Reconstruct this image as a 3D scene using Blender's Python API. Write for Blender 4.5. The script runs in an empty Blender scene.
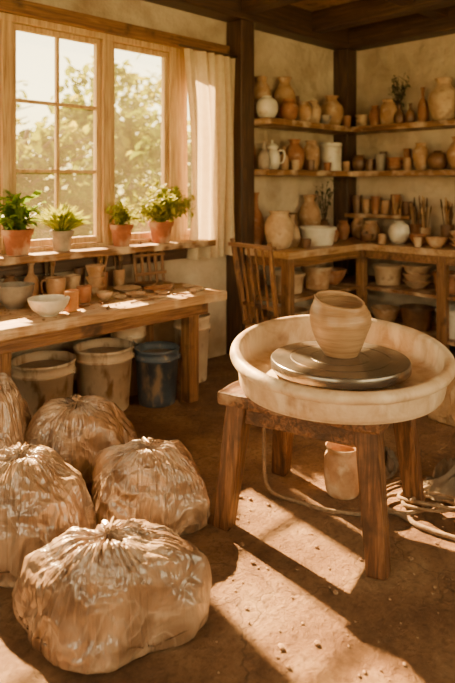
import bpy, bmesh, math, random
from mathutils import Vector, Matrix, noise
random.seed(7)
S=bpy.context.scene
COL=S.collection
Q=math.sqrt(0.5)
def dg(R,D,z=0): # floor-plan position measured along the room diagonal
    return Vector(((D+R)*Q,(D-R)*Q,z))

# ---------------------------------------------------------------- materials
def _nt(name):
    m=bpy.data.materials.new(name); m.use_nodes=True
    nt=m.node_tree; return m,nt,nt.nodes['Principled BSDF']
def mat(name,cols,scale=5,rough=.7,bump=.2,bscale=None,stretch=(1,1,1),metal=0,coat=0,detail=6,dist=0,
        lo=.3,hi=.7,dirt=None,trans=0,spec=.5,bdist=.01,rvar=0,dstretch=None):
    m,nt,b=_nt(name); N=nt.nodes; L=nt.links
    tc=N.new('ShaderNodeTexCoord'); mp=N.new('ShaderNodeMapping'); mp.inputs['Scale'].default_value=stretch
    L.new(tc.outputs['Object'],mp.inputs['Vector'])
    n=N.new('ShaderNodeTexNoise'); n.inputs['Scale'].default_value=scale; n.inputs['Detail'].default_value=detail
    n.inputs['Distortion'].default_value=dist; n.inputs['Roughness'].default_value=.6
    L.new(mp.outputs[0],n.inputs['Vector'])
    r=N.new('ShaderNodeValToRGB'); e=r.color_ramp.elements
    while len(e)<len(cols): e.new(.5)
    for i,c in enumerate(cols):
        e[i].position=lo+(hi-lo)*i/max(1,len(cols)-1); e[i].color=(*c,1)
    L.new(n.outputs['Fac'],r.inputs['Fac']); out=r.outputs['Color']
    if dirt:
        dc,ds,dlo,dhi=dirt
        n3=N.new('ShaderNodeTexNoise'); n3.inputs['Scale'].default_value=ds; n3.inputs['Detail'].default_value=7
        if dstretch:
            mp2=N.new('ShaderNodeMapping'); mp2.inputs['Scale'].default_value=dstretch
            L.new(tc.outputs['Object'],mp2.inputs['Vector']); L.new(mp2.outputs[0],n3.inputs['Vector'])
        else: L.new(tc.outputs['Object'],n3.inputs['Vector'])
        mr=N.new('ShaderNodeMapRange'); mr.inputs[1].default_value=dlo; mr.inputs[2].default_value=dhi
        L.new(n3.outputs['Fac'],mr.inputs[0])
        mx=N.new('ShaderNodeMix'); mx.data_type='RGBA'; L.new(mr.outputs[0],mx.inputs[0])
        L.new(out,mx.inputs[6]); mx.inputs[7].default_value=(*dc,1); out=mx.outputs[2]
    L.new(out,b.inputs['Base Color'])
    b.inputs['Roughness'].default_value=rough; b.inputs['Metallic'].default_value=metal
    b.inputs['Coat Weight'].default_value=coat; b.inputs['Coat Roughness'].default_value=.2
    b.inputs['Specular IOR Level'].default_value=spec
    if rvar:
        mr=N.new('ShaderNodeMapRange'); mr.inputs[3].default_value=rough-rvar; mr.inputs[4].default_value=rough+rvar
        L.new(n.outputs['Fac'],mr.inputs[0]); L.new(mr.outputs[0],b.inputs['Roughness'])
    if bump:
        n2=N.new('ShaderNodeTexNoise'); n2.inputs['Scale'].default_value=bscale or scale*3; n2.inputs['Detail'].default_value=6
        L.new(mp.outputs[0],n2.inputs['Vector'])
        bp=N.new('ShaderNodeBump'); bp.inputs['Strength'].default_value=bump; bp.inputs['Distance'].default_value=bdist
        L.new(n2.outputs['Fac'],bp.inputs['Height']); L.new(bp.outputs[0],b.inputs['Normal'])
    if trans:
        t=N.new('ShaderNodeBsdfTranslucent'); L.new(out,t.inputs['Color'])
        ms=N.new('ShaderNodeMixShader'); ms.inputs[0].default_value=trans
        o=N['Material Output']; L.new(b.outputs[0],ms.inputs[1]); L.new(t.outputs[0],ms.inputs[2]); L.new(ms.outputs[0],o.inputs['Surface'])
    return m
_w={}
WC={'dark':[(.022,.010,.005),(.06,.028,.012),(.11,.054,.024)],
    'mid':[(.09,.036,.012),(.21,.095,.034),(.34,.175,.07)],
    'light':[(.22,.11,.045),(.40,.23,.10),(.55,.355,.18)],
    'frame':[(.36,.20,.085),(.55,.355,.17),(.68,.49,.27)],
    'stool':[(.045,.017,.006),(.13,.054,.019),(.27,.125,.05)]}
def wood(kind,axis=0,dusty=False):
    k=(kind,axis,dusty)
    if k not in _w:
        st=[22,22,22]; st[axis]=1.3
        d=((.05,.022,.009),7,.54,.70)
        if kind=='frame': d=None
        if dusty: d=((.58,.43,.28),7,.48,.66)
        if dusty and kind=='stool': d=((.40,.27,.16),8,.50,.66)
        _w[k]=mat('wood_%s_%d'%(kind,axis),WC[kind],scale=2.2,rough=.5,bump=.7,bscale=3,stretch=st,dist=.8,detail=9,lo=.32,hi=.68,dirt=d,rvar=.14)
    return _w[k]

M_plaster=mat('plaster',[(.36,.27,.18),(.54,.43,.305),(.67,.56,.42)],scale=1.6,rough=.95,bump=.9,bscale=6,detail=12,dirt=((.27,.17,.095),2.0,.53,.76),bdist=.05,lo=.32,hi=.68)
M_clay=[mat('clay_tan',[(.26,.13,.055),(.40,.225,.11),(.52,.33,.18)],scale=9,rough=.65,bump=.3,dirt=((.56,.42,.28),14,.52,.7)),
        mat('clay_red',[(.20,.075,.028),(.33,.135,.055),(.42,.2,.09)],scale=9,rough=.65,bump=.3,dirt=((.45,.3,.19),14,.55,.75)),
        mat('clay_sand',[(.38,.245,.135),(.52,.36,.215),(.62,.47,.31)],scale=8,rough=.6,bump=.3,dirt=((.26,.15,.08),14,.55,.75)),
        mat('clay_brown',[(.08,.036,.016),(.16,.075,.033),(.26,.135,.06)],scale=8,rough=.4,bump=.2),
        mat('glaze_white',[(.56,.50,.41),(.72,.67,.57),(.80,.76,.68)],scale=5,rough=.35,bump=.1,coat=.2,dirt=((.42,.29,.18),10,.56,.78)),
        mat('glaze_grey',[(.17,.135,.105),(.30,.245,.19),(.42,.36,.28)],scale=8,rough=.5,bump=.15,coat=.1)]
M_terra=mat('terracotta',[(.20,.062,.02),(.31,.10,.036),(.40,.155,.065)],scale=9,rough=.8,bump=.2,dirt=((.44,.30,.2),9,.46,.66))
M_amber=mat('amber_brown_glaze',[(.34,.13,.035),(.46,.2,.06),(.55,.27,.1)],scale=9,rough=.4,bump=.1)
M_soil=mat('soil',[(.03,.018,.01),(.08,.05,.03)],scale=40,rough=1,bump=.8)
M_tie=mat('gathered_plastic',[(.34,.22,.13),(.54,.39,.26)],scale=30,rough=.25,bump=.3,coat=.7)
M_cream=mat('cream_plastic',[(.52,.38,.24),(.66,.52,.36),(.76,.64,.47)],scale=4,rough=.5,bump=.15,dirt=((.28,.155,.075),11,.53,.66),dstretch=(1,1,.45))
M_blue=mat('dark_blue_plastic',[(.035,.05,.075),(.06,.085,.12),(.12,.14,.17)],scale=6,rough=.4,bump=.2,dirt=((.36,.27,.18),11,.56,.68),dstretch=(1,1,.5))
M_steel=mat('steel_wire',[(.3,.28,.25),(.5,.47,.42)],scale=20,rough=.4,bump=.05,metal=1)
M_wheel=mat('wheel_head_metal',[(.13,.112,.095),(.21,.185,.16),(.31,.28,.24)],scale=3,rough=.25,bump=.1,metal=.7,dist=2,dirt=((.38,.27,.17),6,.56,.68),rvar=.08)
M_basin=mat('clay_spattered_basin',[(.30,.165,.08),(.50,.335,.195),(.64,.48,.31)],scale=8,rough=.5,bump=.5,bscale=12,detail=9,dirt=((.74,.60,.43),8,.50,.62),dist=.6,bdist=.015,dstretch=(1,1,.4),rvar=.15,lo=.25,hi=.6)
M_slip=mat('wet_slip',[(.2,.11,.055),(.32,.19,.1),(.44,.29,.17)],scale=6,rough=.3,bump=.4,dist=1)
M_cloth=mat('curtain_linen',[(.68,.56,.38),(.78,.67,.49)],scale=20,rough=.95,bump=.1,trans=.35)
M_rag=mat('grey_rag',[(.13,.095,.065),(.24,.185,.13),(.36,.29,.21)],scale=9,rough=.95,bump=.4)
M_rope=mat('rope',[(.15,.095,.05),(.30,.21,.13)],scale=40,rough=.95,bump=.5)
M_sack=mat('burlap',[(.36,.24,.13),(.5,.35,.2)],scale=30,rough=.95,bump=.4)
M_leaf=[mat('leaf_green',[(.07,.15,.008),(.22,.32,.018)],scale=8,rough=.5,bump=.1,trans=.5),
        mat('leaf_lime',[(.30,.38,.01),(.52,.52,.025)],scale=8,rough=.5,bump=.1,trans=.5),
        mat('leaf_olive',[(.17,.21,.01),(.44,.42,.03)],scale=8,rough=.5,bump=.1,trans=.5),
        mat('leaf_dark',[(.03,.04,.015),(.08,.08,.03)],scale=8,rough=.6,bump=.1,trans=.2)]
M_tree=mat('sunlit_foliage',[(.045,.080,.0003),(.15,.185,.0008),(.38,.35,.004)],scale=.8,rough=.8,bump=0,trans=.6,spec=.05,lo=.36,hi=.64)
M_bark=mat('bark',[(.05,.03,.02),(.12,.08,.05)],scale=12,rough=.9,bump=.6)
M_grass=mat('grass',[(.06,.08,.002),(.18,.18,.008)],scale=3,rough=.95,bump=.3)
M_bristle=mat('bristle',[(.06,.035,.018),(.2,.12,.06)],scale=50,rough=.9,bump=.2)
M_crumb=mat('clay_crumb',[(.24,.13,.065),(.42,.27,.15)],scale=30,rough=.95,bump=.4)

def mk_bag():
    m,nt,b=_nt('plastic_wrapped_clay'); N=nt.nodes; L=nt.links
    def math_(op,a,bb=None,c=None):
        n=N.new('ShaderNodeMath'); n.operation=op
        for i,v in enumerate((a,bb,c)):
            if v is None: continue
            if isinstance(v,(int,float)): n.inputs[i].default_value=v
            else: L.new(v,n.inputs[i])
        return n.outputs[0]
    tc=N.new('ShaderNodeTexCoord'); P=tc.outputs['Object']
    fl=N.new('ShaderNodeVectorMath'); fl.operation='MULTIPLY'; fl.inputs[1].default_value=(1,1,0); L.new(P,fl.inputs[0])
    ln=N.new('ShaderNodeVectorMath'); ln.operation='LENGTH'; L.new(fl.outputs[0],ln.inputs[0])
    nm=N.new('ShaderNodeVectorMath'); nm.operation='NORMALIZE'; L.new(fl.outputs[0],nm.inputs[0])
    cb=N.new('ShaderNodeCombineXYZ'); L.new(math_('MULTIPLY',ln.outputs['Value'],3.0),cb.inputs[2])
    ad=N.new('ShaderNodeVectorMath'); ad.operation='ADD'; L.new(nm.outputs[0],ad.inputs[0]); L.new(cb.outputs[0],ad.inputs[1])
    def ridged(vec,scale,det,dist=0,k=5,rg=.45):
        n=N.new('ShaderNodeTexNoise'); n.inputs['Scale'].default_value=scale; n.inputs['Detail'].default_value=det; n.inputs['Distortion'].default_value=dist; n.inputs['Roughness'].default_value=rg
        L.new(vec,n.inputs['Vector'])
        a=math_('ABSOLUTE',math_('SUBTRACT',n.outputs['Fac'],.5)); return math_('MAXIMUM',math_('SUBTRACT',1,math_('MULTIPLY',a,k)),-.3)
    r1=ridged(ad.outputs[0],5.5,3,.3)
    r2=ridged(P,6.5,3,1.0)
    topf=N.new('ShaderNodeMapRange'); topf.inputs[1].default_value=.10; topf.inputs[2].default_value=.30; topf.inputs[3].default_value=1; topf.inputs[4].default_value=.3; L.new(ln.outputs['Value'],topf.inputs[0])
    base=N.new('ShaderNodeTexNoise'); base.inputs['Scale'].default_value=5; base.inputs['Detail'].default_value=9; base.inputs['Distortion'].default_value=.9; L.new(P,base.inputs['Vector'])
    rp=N.new('ShaderNodeValToRGB'); e=rp.color_ramp.elements; e.new(.5)
    for el,p,c in zip(e,(.35,.5,.65),((.125,.068,.035),(.25,.152,.086),(.40,.27,.165))): el.position=p; el.color=(*c,1)
    L.new(base.outputs['Fac'],rp.inputs[0])
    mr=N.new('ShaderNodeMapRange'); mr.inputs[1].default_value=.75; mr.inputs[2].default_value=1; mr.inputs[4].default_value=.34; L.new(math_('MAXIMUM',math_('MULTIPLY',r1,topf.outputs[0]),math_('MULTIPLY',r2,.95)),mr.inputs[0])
    mx=N.new('ShaderNodeMix'); mx.data_type='RGBA'; L.new(mr.outputs[0],mx.inputs[0]); L.new(rp.outputs[0],mx.inputs[6]); mx.inputs[7].default_value=(.62,.48,.34,1)  # ridges paler: crinkled plastic plus highlight streaks put into the colour
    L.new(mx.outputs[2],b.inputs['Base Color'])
    h=math_('ADD',math_('MULTIPLY',r1,topf.outputs[0]),math_('MULTIPLY',r2,.75))
    bp=N.new('ShaderNodeBump'); bp.inputs['Strength'].default_value=.6; bp.inputs['Distance'].default_value=.012; L.new(h,bp.inputs['Height'])
    L.new(bp.outputs[0],b.inputs['Normal']); L.new(bp.outputs[0],b.inputs['Coat Normal'])
    b.inputs['Roughness'].default_value=.42; b.inputs['Coat Weight'].default_value=1; b.inputs['Coat Roughness'].default_value=.16; b.inputs['Coat IOR'].default_value=1.6; b.inputs['Specular IOR Level'].default_value=.6
    return m
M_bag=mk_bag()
def mk_floor():
    m,nt,b=_nt('earthen_floor'); N=nt.nodes; L=nt.links
    tc=N.new('ShaderNodeTexCoord')
    n=N.new('ShaderNodeTexNoise'); n.inputs['Scale'].default_value=2.2; n.inputs['Detail'].default_value=13; n.inputs['Roughness'].default_value=.76
    L.new(tc.outputs['Object'],n.inputs['Vector'])
    r=N.new('ShaderNodeValToRGB'); e=r.color_ramp.elements; e.new(.5)
    for el,p,c in zip(e,(.36,.5,.64),((.16,.07,.026),(.37,.195,.085),(.56,.345,.17))): el.position=p; el.color=(*c,1)
    L.new(n.outputs['Fac'],r.inputs['Fac'])
    n2=N.new('ShaderNodeTexNoise'); n2.inputs['Scale'].default_value=40; n2.inputs['Detail'].default_value=6; L.new(tc.outputs['Object'],n2.inputs['Vector'])
    mr=N.new('ShaderNodeMapRange'); mr.inputs[1].default_value=.5; mr.inputs[2].default_value=.72; mr.inputs[4].default_value=.6; L.new(n2.outputs['Fac'],mr.inputs[0])
    mx=N.new('ShaderNodeMix'); mx.data_type='RGBA'; L.new(mr.outputs[0],mx.inputs[0]); L.new(r.outputs[0],mx.inputs[6]); mx.inputs[7].default_value=(.13,.056,.022,1)
    n5=N.new('ShaderNodeTexNoise'); n5.inputs['Scale'].default_value=8; n5.inputs['Detail'].default_value=10; n5.inputs['Roughness'].default_value=.8; L.new(tc.outputs['Object'],n5.inputs['Vector'])
    v=N.new('ShaderNodeTexVoronoi'); v.feature='DISTANCE_TO_EDGE'; v.inputs['Scale'].default_value=1.0
    nd=N.new('ShaderNodeTexNoise'); nd.inputs['Scale'].default_value=3; nd.inputs['Detail'].default_value=8; L.new(tc.outputs['Object'],nd.inputs['Vector'])
    va=N.new('ShaderNodeVectorMath'); va.operation='MULTIPLY_ADD'; va.inputs[1].default_value=(.7,.7,.7); L.new(nd.outputs['Color'],va.inputs[0]); L.new(tc.outputs['Object'],va.inputs[2]); L.new(va.outputs[0],v.inputs['Vector'])
    mc=N.new('ShaderNodeMapRange'); mc.inputs[1].default_value=0; mc.inputs[2].default_value=.008; mc.inputs[3].default_value=.6; mc.inputs[4].default_value=1; L.new(v.outputs[0],mc.inputs[0])
    mm=N.new('ShaderNodeMix'); mm.data_type='RGBA'; mm.blend_type='MULTIPLY'; mm.inputs[0].default_value=1; L.new(mx.outputs[2],mm.inputs[6]); L.new(mc.outputs[0],mm.inputs[7])
    L.new(mm.outputs[2],b.inputs['Base Color'])
    mr2=N.new('ShaderNodeMapRange'); mr2.inputs[3].default_value=.32; mr2.inputs[4].default_value=.7; L.new(n.outputs['Fac'],mr2.inputs[0]); L.new(mr2.outputs[0],b.inputs['Roughness'])
    ad=N.new('ShaderNodeMath'); ad.operation='MULTIPLY_ADD'; ad.inputs[1].default_value=4.2; L.new(n5.outputs['Fac'],ad.inputs[0]); L.new(n2.outputs['Fac'],ad.inputs[2])
    ad2=N.new('ShaderNodeMath'); ad2.operation='ADD'; L.new(ad.outputs[0],ad2.inputs[0]); L.new(mc.outputs[0],ad2.inputs[1])
    bp=N.new('ShaderNodeBump'); bp.inputs['Strength'].default_value=1; bp.inputs['Distance'].default_value=.028; L.new(ad2.outputs[0],bp.inputs['Height']); L.new(bp.outputs[0],b.inputs['Normal'])
    return m
M_floor=mk_floor()
def mk_glass(name='window_glass',tint=(1,1,1),amt=(.006,.025)):
    m,nt,b=_nt(name); N=nt.nodes; L=nt.links
    t=N.new('ShaderNodeBsdfTransparent'); t.inputs['Color'].default_value=(*tint,1); g=N.new('ShaderNodeBsdfGlossy'); g.inputs['Roughness'].default_value=.05
    tl=N.new('ShaderNodeBsdfTranslucent'); tl.inputs['Color'].default_value=(1*tint[0],.85*tint[1],.5*tint[2],1)
    n=N.new('ShaderNodeTexNoise'); n.inputs['Scale'].default_value=3; tc=N.new('ShaderNodeTexCoord'); L.new(tc.outputs['Object'],n.inputs['Vector'])
    mr=N.new('ShaderNodeMapRange'); mr.inputs[3].default_value=amt[0]; mr.inputs[4].default_value=amt[1]; L.new(n.outputs['Fac'],mr.inputs[0])
    a=N.new('ShaderNodeMixShader'); L.new(mr.outputs[0],a.inputs[0]); L.new(t.outputs[0],a.inputs[1]); L.new(tl.outputs[0],a.inputs[2])
    c=N.new('ShaderNodeMixShader'); c.inputs[0].default_value=.04; L.new(a.outputs[0],c.inputs[1]); L.new(g.outputs[0],c.inputs[2])
    L.new(c.outputs[0],N['Material Output'].inputs['Surface']); return m
M_glass=mk_glass()

# ---------------------------------------------------------------- mesh helpers
def finish(o,name,parent=None,loc=(0,0,0),rot=(0,0,0),m=None,**kw):
    o.name=name; o.location=loc; o.rotation_euler=rot
    if m is not None and o.data: o.data.materials.append(m)
    if parent: o.parent=parent
    COL.objects.link(o)
    for k,v in kw.items(): o[k]=v
    return o
def from_bm(bm,name,smooth=False,**kw):
    bmesh.ops.recalc_face_normals(bm,faces=bm.faces[:])
    me=bpy.data.meshes.new(name); bm.to_mesh(me); bm.free()
    if smooth: me.polygons.foreach_set('use_smooth',[True]*len(me.polygons))
    return finish(bpy.data.objects.new(name,me),name,**kw)
def root(name,label,category,loc=(0,0,0),rot=(0,0,0),**kw):
    o=bpy.data.objects.new(name,None); o.empty_display_size=.1
    return finish(o,name,loc=loc,rot=rot,label=label,category=category,**kw)
def add_box(bm,a,b,bev=0,M=None):
    r=bmesh.ops.create_cube(bm,size=1)['verts']
    c=[(a[i]+b[i])/2 for i in range(3)]; s=[abs(b[i]-a[i]) for i in range(3)]
    for v in r: v.co=Vector([v.co[i]*s[i]+c[i] for i in range(3)])
    if bev:
        es=list({e for v in r for e in v.link_edges})
        g=bmesh.ops.bevel(bm,geom=es,offset=bev,segments=2,affect='EDGES',profile=.6)
        r=list({v for f in g['faces'] for v in f.verts}|{v for v in r if v.is_valid})
    if M is not None:
        for v in r: v.co=M@v.co
    return r
def box(name,a,b,m,bev=.005,M=None,**kw):
    bm=bmesh.new(); add_box(bm,a,b,bev,M); return from_bm(bm,name,m=m,**kw)
def add_beam(bm,p,q,w,d,bev=.004,w2=None,d2=None,up=Vector((0,0,1))):
    p=Vector(p);q=Vector(q); z=(q-p); Ln=z.length; z.normalize()
    x=up.cross(z)
    if x.length<.05: x=Vector((0,1,0)).cross(z)
    x.normalize(); y=z.cross(x)
    r=bmesh.ops.create_cube(bm,size=1)['verts']
    w2=w2 or w; d2=d2 or d
    for v in r:
        t=v.co.z+.5; ww=w+(w2-w)*t; dd=d+(d2-d)*t
        v.co=p+x*(v.co.x*ww)+y*(v.co.y*dd)+z*(t*Ln)
    if bev: bmesh.ops.bevel(bm,geom=list({e for v in r for e in v.link_edges}),offset=bev,segments=2,affect='EDGES',profile=.6)
def beam(name,p,q,w,d,m,**kw):
    opts={k:kw.pop(k) for k in ('bev','w2','d2','up') if k in kw}
    bm=bmesh.new(); add_beam(bm,p,q,w,d,**opts); return from_bm(bm,name,m=m,**kw)
def add_tube(bm,pts,r,seg=8,r2=None,cap=True):
    pts=[Vector(p) for p in pts]; n=len(pts); rings=[]; x=None
    for i,p in enumerate(pts):
        t=(pts[min(i+1,n-1)]-pts[max(i-1,0)]).normalized()
        if x is None:
            x=t.cross(Vector((0,0,1)))
            if x.length<.05: x=t.cross(Vector((1,0,0)))
        x=(x-t*x.dot(t)).normalized(); y=t.cross(x)
        rr=r if r2 is None else r+(r2-r)*i/(n-1)
        rings.append([bm.verts.new(p+x*math.cos(a)*rr+y*math.sin(a)*rr) for a in [2*math.pi*k/seg for k in range(seg)]])
    for a,b in zip(rings,rings[1:]):
        for k in range(seg): bm.faces.new((a[k],a[(k+1)%seg],b[(k+1)%seg],b[k]))
    if cap: bm.faces.new(rings[0][::-1]); bm.faces.new(rings[-1])
def tube(name,pts,r,m,seg=8,r2=None,**kw):
    bm=bmesh.new(); add_tube(bm,pts,r,seg,r2); return from_bm(bm,name,smooth=True,m=m,**kw)
def cr(P,n=5):
    out=[]
    for i in range(len(P)-1):
        p0=P[max(i-1,0)];p1=P[i];p2=P[i+1];p3=P[min(i+2,len(P)-1)]
        for k in range(n):
            t=k/n
            out.append(tuple(.5*((2*b)+(-a+c)*t+(2*a-5*b+4*c-d)*t*t+(-a+3*b-3*c+d)*t**3) for a,b,c,d in zip(p0,p1,p2,p3)))
    out.append(tuple(P[-1])); return out
def add_lathe(bm,prof,seg=32,wob=0,f=None):
    rings=[]
    for r,z in prof:
        if r<=1e-5: rings.append([bm.verts.new((0,0,z))]); continue
        ring=[]
        for k in range(seg):
            a=2*math.pi*k/seg; rr=r*(1+wob*noise.noise(Vector((math.cos(a)*.9,math.sin(a)*.9,z*7))))
            co=Vector((rr*math.cos(a),rr*math.sin(a),z))
            ring.append(bm.verts.new(f(co) if f else co))
        rings.append(ring)
    for a,b in zip(rings,rings[1:]):
        if len(a)==1 and len(b)==1: continue
        for k in range(seg):
            k2=(k+1)%seg
            if len(a)==1: bm.faces.new((a[0],b[k2],b[k]))
            elif len(b)==1: bm.faces.new((a[k],a[k2],b[0]))
            else: bm.faces.new((a[k],a[k2],b[k2],b[k]))
PROF={'vase':[(.55,0),(.78,.12),(1,.42),(.9,.66),(.52,.83),(.46,.9),(.62,1)],
'jar':[(.6,0),(.86,.18),(1,.5),(.93,.73),(.64,.88),(.62,.93),(.72,1)],
'bottle':[(.7,0),(.95,.14),(1,.38),(.8,.58),(.36,.72),(.3,.9),(.44,1)],
'bowl':[(.42,0),(.45,.06),(.76,.36),(.94,.75),(1,1)],
'cup':[(.72,0),(.82,.08),(.93,.6),(1,1)],
'basin':[(.76,0),(.82,.06),(.95,.84),(1.03,.87),(1.03,1)],
'round_vase':[(.45,0),(.8,.15),(1,.48),(.82,.82),(.42,.95),(.46,1)],
'canister':[(.9,0),(.97,.03),(.98,.8),(.9,.86),(1.02,.9),(1.02,1)],
'crock':[(.8,0),(.9,.08),(1,.4),(.96,.75),(.82,.88),(.9,1)],
'stack':[(.5,0),(.62,.08),(.98,.3),(1,.33),(.7,.34),(.98,.6),(1,.63),(.7,.64),(.98,.95),(1,1)],
'plate':[(.5,0),(.55,.3),(.9,.7),(1,1)]}
def pot_profile(kind,r,h):
    P=cr([(a*r,b*h) for a,b in PROF[kind]],4)
    t=min(max(.06*r,.004),.012)
    inner=[(max(a-t,.002),b) for a,b in reversed(P) if b>h*.12]
    inner[0]=(inner[0][0],h)
    prof=[(0,0)]+P+[((P[-1][0]+inner[0][0])/2,h+t*.4)]+inner
    prof+= [(prof[-1][0]*.8,h*.07+t*.5),(0,h*.06+t*.5)]
    return prof
G1='clay vessels on the upper shelf'; G2='clay vessels on the middle shelf'; G3='cups on the short shelf'; G4='pots on the corner workbench'; G5='tubs on the shelves under the workbench'; GT='clay pieces on the worktable'
SUF={G1:'on the upper shelf',G2:'on the middle shelf',G3:'on the short shelf',G4:'on the corner workbench',G5:'under the corner workbench',GT:'on the worktable'}
def pot(kind,r,h,loc,m,label,group=None,name=None,handle=False,lid=False,seg=28):
    name=name or {'stack':'stacked_bowls','round_vase':'vase'}.get(kind,kind)
    cat=name.replace('_',' ')
    if group and len(label.split())<7: label+=' '+SUF[group]
    bm=bmesh.new(); add_lathe(bm,pot_profile(kind,r,h),seg,wob=.03)
    kw=dict(label=label,category=cat)
    if group: kw['group']=group
    body=from_bm(bm,name,smooth=True,m=m,loc=loc,rot=(0,0,random.uniform(0,6.28)),**kw)
    if handle:
        pts=[(r*.8,0,h*.85),(r*1.35,0,h*.85),(r*1.5,0,h*.6),(r*1.3,0,h*.35),(r*.9,0,h*.28)]
        tube('handle',cr(pts,5),r*.1,m,parent=body)
    if lid:
        bm=bmesh.new(); k=PROF[kind][-1][0]*r
        add_lathe(bm,[(0,h*.99),(k*1.02,h+.001),(k*1.05,h+.008),(k*.6,h+.03),(k*.15,h+.04),(k*.2,h+.055),(k*.18,h+.065),(0,h+.07)],24)
        from_bm(bm,'lid',smooth=True,m=m,parent=body)
    return body

# ---------------------------------------------------------------- room shell
XW,YW,ZC=5.68,3.9,3.2
XL,YF=-1.6,-1.8
ST=dict(kind='structure')
box('floor',(XL-.2,YF-.2,-.2),(XW+.2,YW+.25,0),M_floor,bev=0,**ST)
def wall_hole(name,ax,c0,c1,a0,a1,holes):
    bm=bmesh.new()
    def bx(u0,u1,z0,z1):
        if ax=='x': add_box(bm,(u0,c0,z0),(u1,c1,z1))
        else: add_box(bm,(c0,u0,z0),(c1,u1,z1))
    u=a0
    for (h0,h1,z0,z1) in holes:
        bx(u,h0,0,ZC+.2); bx(h0,h1,0,z0); bx(h0,h1,z1,ZC+.2); u=h1
    bx(u,a1,0,ZC+.2)
    return from_bm(bm,name,m=M_plaster,**ST)
WX0,WX1,WZ0,WZ1=.9,3.70,1.04,2.62
wall_hole('wall_back','x',YW,YW+.25,XL-.2,XW+.2,[(WX0,WX1,WZ0,WZ1)])
wall_hole('wall_right','y',XW,XW+.2,YF,YW,[])
wall_hole('wall_left','y',XL-.2,XL,YF,YW,[(-.9,2.5,.8,2.7)])  # window opening here is added to let in fill light
wall_hole('wall_front','x',YF-.2,YF,XL-.2,XW+.2,[(.6,4.6,.8,2.7)])  # opening out of view, added for fill as well
bm=bmesh.new(); x=XL-.2
while x<XW+.2:
    add_box(bm,(x,YF-.2,ZC),(x+.172,YW+.25,ZC+.05),.004); x+=.18
add_box(bm,(XL-.2,YF-.2,ZC+.052),(XW+.2,YW+.25,ZC+.2))
from_bm(bm,'ceiling',m=wood('light',1),**ST)
box('trim_1',(XL,YW-.2,2.94),(XW,YW,ZC-.002),wood('dark',0),bev=.015,**ST)
box('trim_2',(XW-.2,YF,2.93),(XW,YW-.2,ZC-.002),wood('dark',1),bev=.015,**ST)
i=3
for bx_ in (.1,2.3,3.86,4.86):
    box('trim_%d'%i,(bx_,YF,3.0),(bx_+.16,YW-.2,ZC-.003),wood('dark',1),bev=.015,**ST); i+=1
for by_ in (1.0,2.6):
    for (xa,xb) in ((4.03,4.85),(5.03,5.47)):
        box('trim_%d'%i,(xa,by_,3.04),(xb,by_+.13,ZC-.004),wood('dark',0),bev=.015,**ST); i+=1
box('trim_%d'%i,(3.88,3.71,0),(4.05,YW,2.94),wood('dark',2),bev=.012,**ST); i+=1
box('trim_%d'%i,(5.50,3.72,0),(XW,YW,2.94),wood('dark',2),bev=.012,**ST); i+=1
box('trim_%d'%i,(WX0-.2,YW-.07,WZ1),(3.87,YW,WZ1+.10),wood('mid',0),bev=.01,**ST); i+=1
box('trim_%d'%i,(WX0-.2,3.68,1.0),(3.55,YW+.1,1.05),wood('mid',0,True),bev=.01,**ST); i+=1
box('trim_%d'%i,(WX0-.2,3.82,.9),(3.5,YW,.998),wood('dark',0),bev=.008,**ST); i+=1
box('baseboard_right',(XW-.02,YF,0),(XW,3.7,.12),wood('dark',1),bev=.004,**ST)

def window(idx,ax,c,u0,u1,z0,z1,sashes,face=1):
    r=bpy.data.objects.new('window_%d'%idx,None); finish(r,'window_%d'%idx,kind='structure',label='light wooden casement window with small glass panes')
    def bx(bm,a0,a1,zz0,zz1,d0,d1,bev=.004):
        if ax=='x': add_box(bm,(a0,c+d0,zz0),(a1,c+d1,zz1),bev)
        else: add_box(bm,(c+d0,a0,zz0),(c+d1,a1,zz1),bev)
    f=.045; bm=bmesh.new()
    bx(bm,u0,u0+f,z0,z1,-.03,.10); bx(bm,u1-f,u1,z0,z1,-.03,.10)
    bx(bm,u0+f,u1-f,z1-f,z1,-.03,.10); bx(bm,u0+f,u1-f,z0,z0+f*.8,-.03,.10)
    for s in sashes[:-1]:
        bx(bm,s[1],s[1]+s[4],z0+f*.8,z1-f,-.03,.09)
    from_bm(bm,'frame',m=wood('frame',2),parent=r)
    for (a0,a1,nc,nr,_) in sashes:
        zz0,zz1=z0+f*.8+.004,z1-f-.004; a0+=.003;a1-=.003; w=.036
        bm=bmesh.new()
        bx(bm,a0,a0+w,zz0,zz1,0,.045); bx(bm,a1-w,a1,zz0,zz1,0,.045)
        bx(bm,a0+w,a1-w,zz1-w,zz1,0,.045); bx(bm,a0+w,a1-w,zz0,zz0+w*1.3,0,.045)
        iw=a1-a0-2*w; ih=zz1-zz0-2.3*w
        for k in range(1,nc):
            u=a0+w+iw*k/nc; bx(bm,u-.012,u+.012,zz0+w*1.3,zz1-w,.008,.038,.002)
        for k in range(1,nr):
            z=zz0+w*1.3+ih*k/nr; bx(bm,a0+w,a1-w,z-.012,z+.012,.01,.036,.002)
        s=from_bm(bm,'sash',m=wood('frame',2),parent=r)
        bm=bmesh.new(); bx(bm,a0+w,a1-w,zz0+w*1.3,zz1-w,.02,.024,0)
        from_bm(bm,'glass',m=M_glass,parent=s)
    return r
window(1,'x',YW,WX0,WX1,WZ0,WZ1,[(.945,1.81,2,3,.07),(1.88,2.58,2,3,.08),(2.66,3.22,1,1,.17),(3.39,3.655,1,1,0)])  # last narrow sash is added behind the curtain to make it glow
window(2,'y',XL-.1,-.9,2.5,.8,2.7,[(-.855,.77,3,3,.06),(.83,2.455,3,3,0)])  # added window behind the camera, put in for fill light
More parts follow.
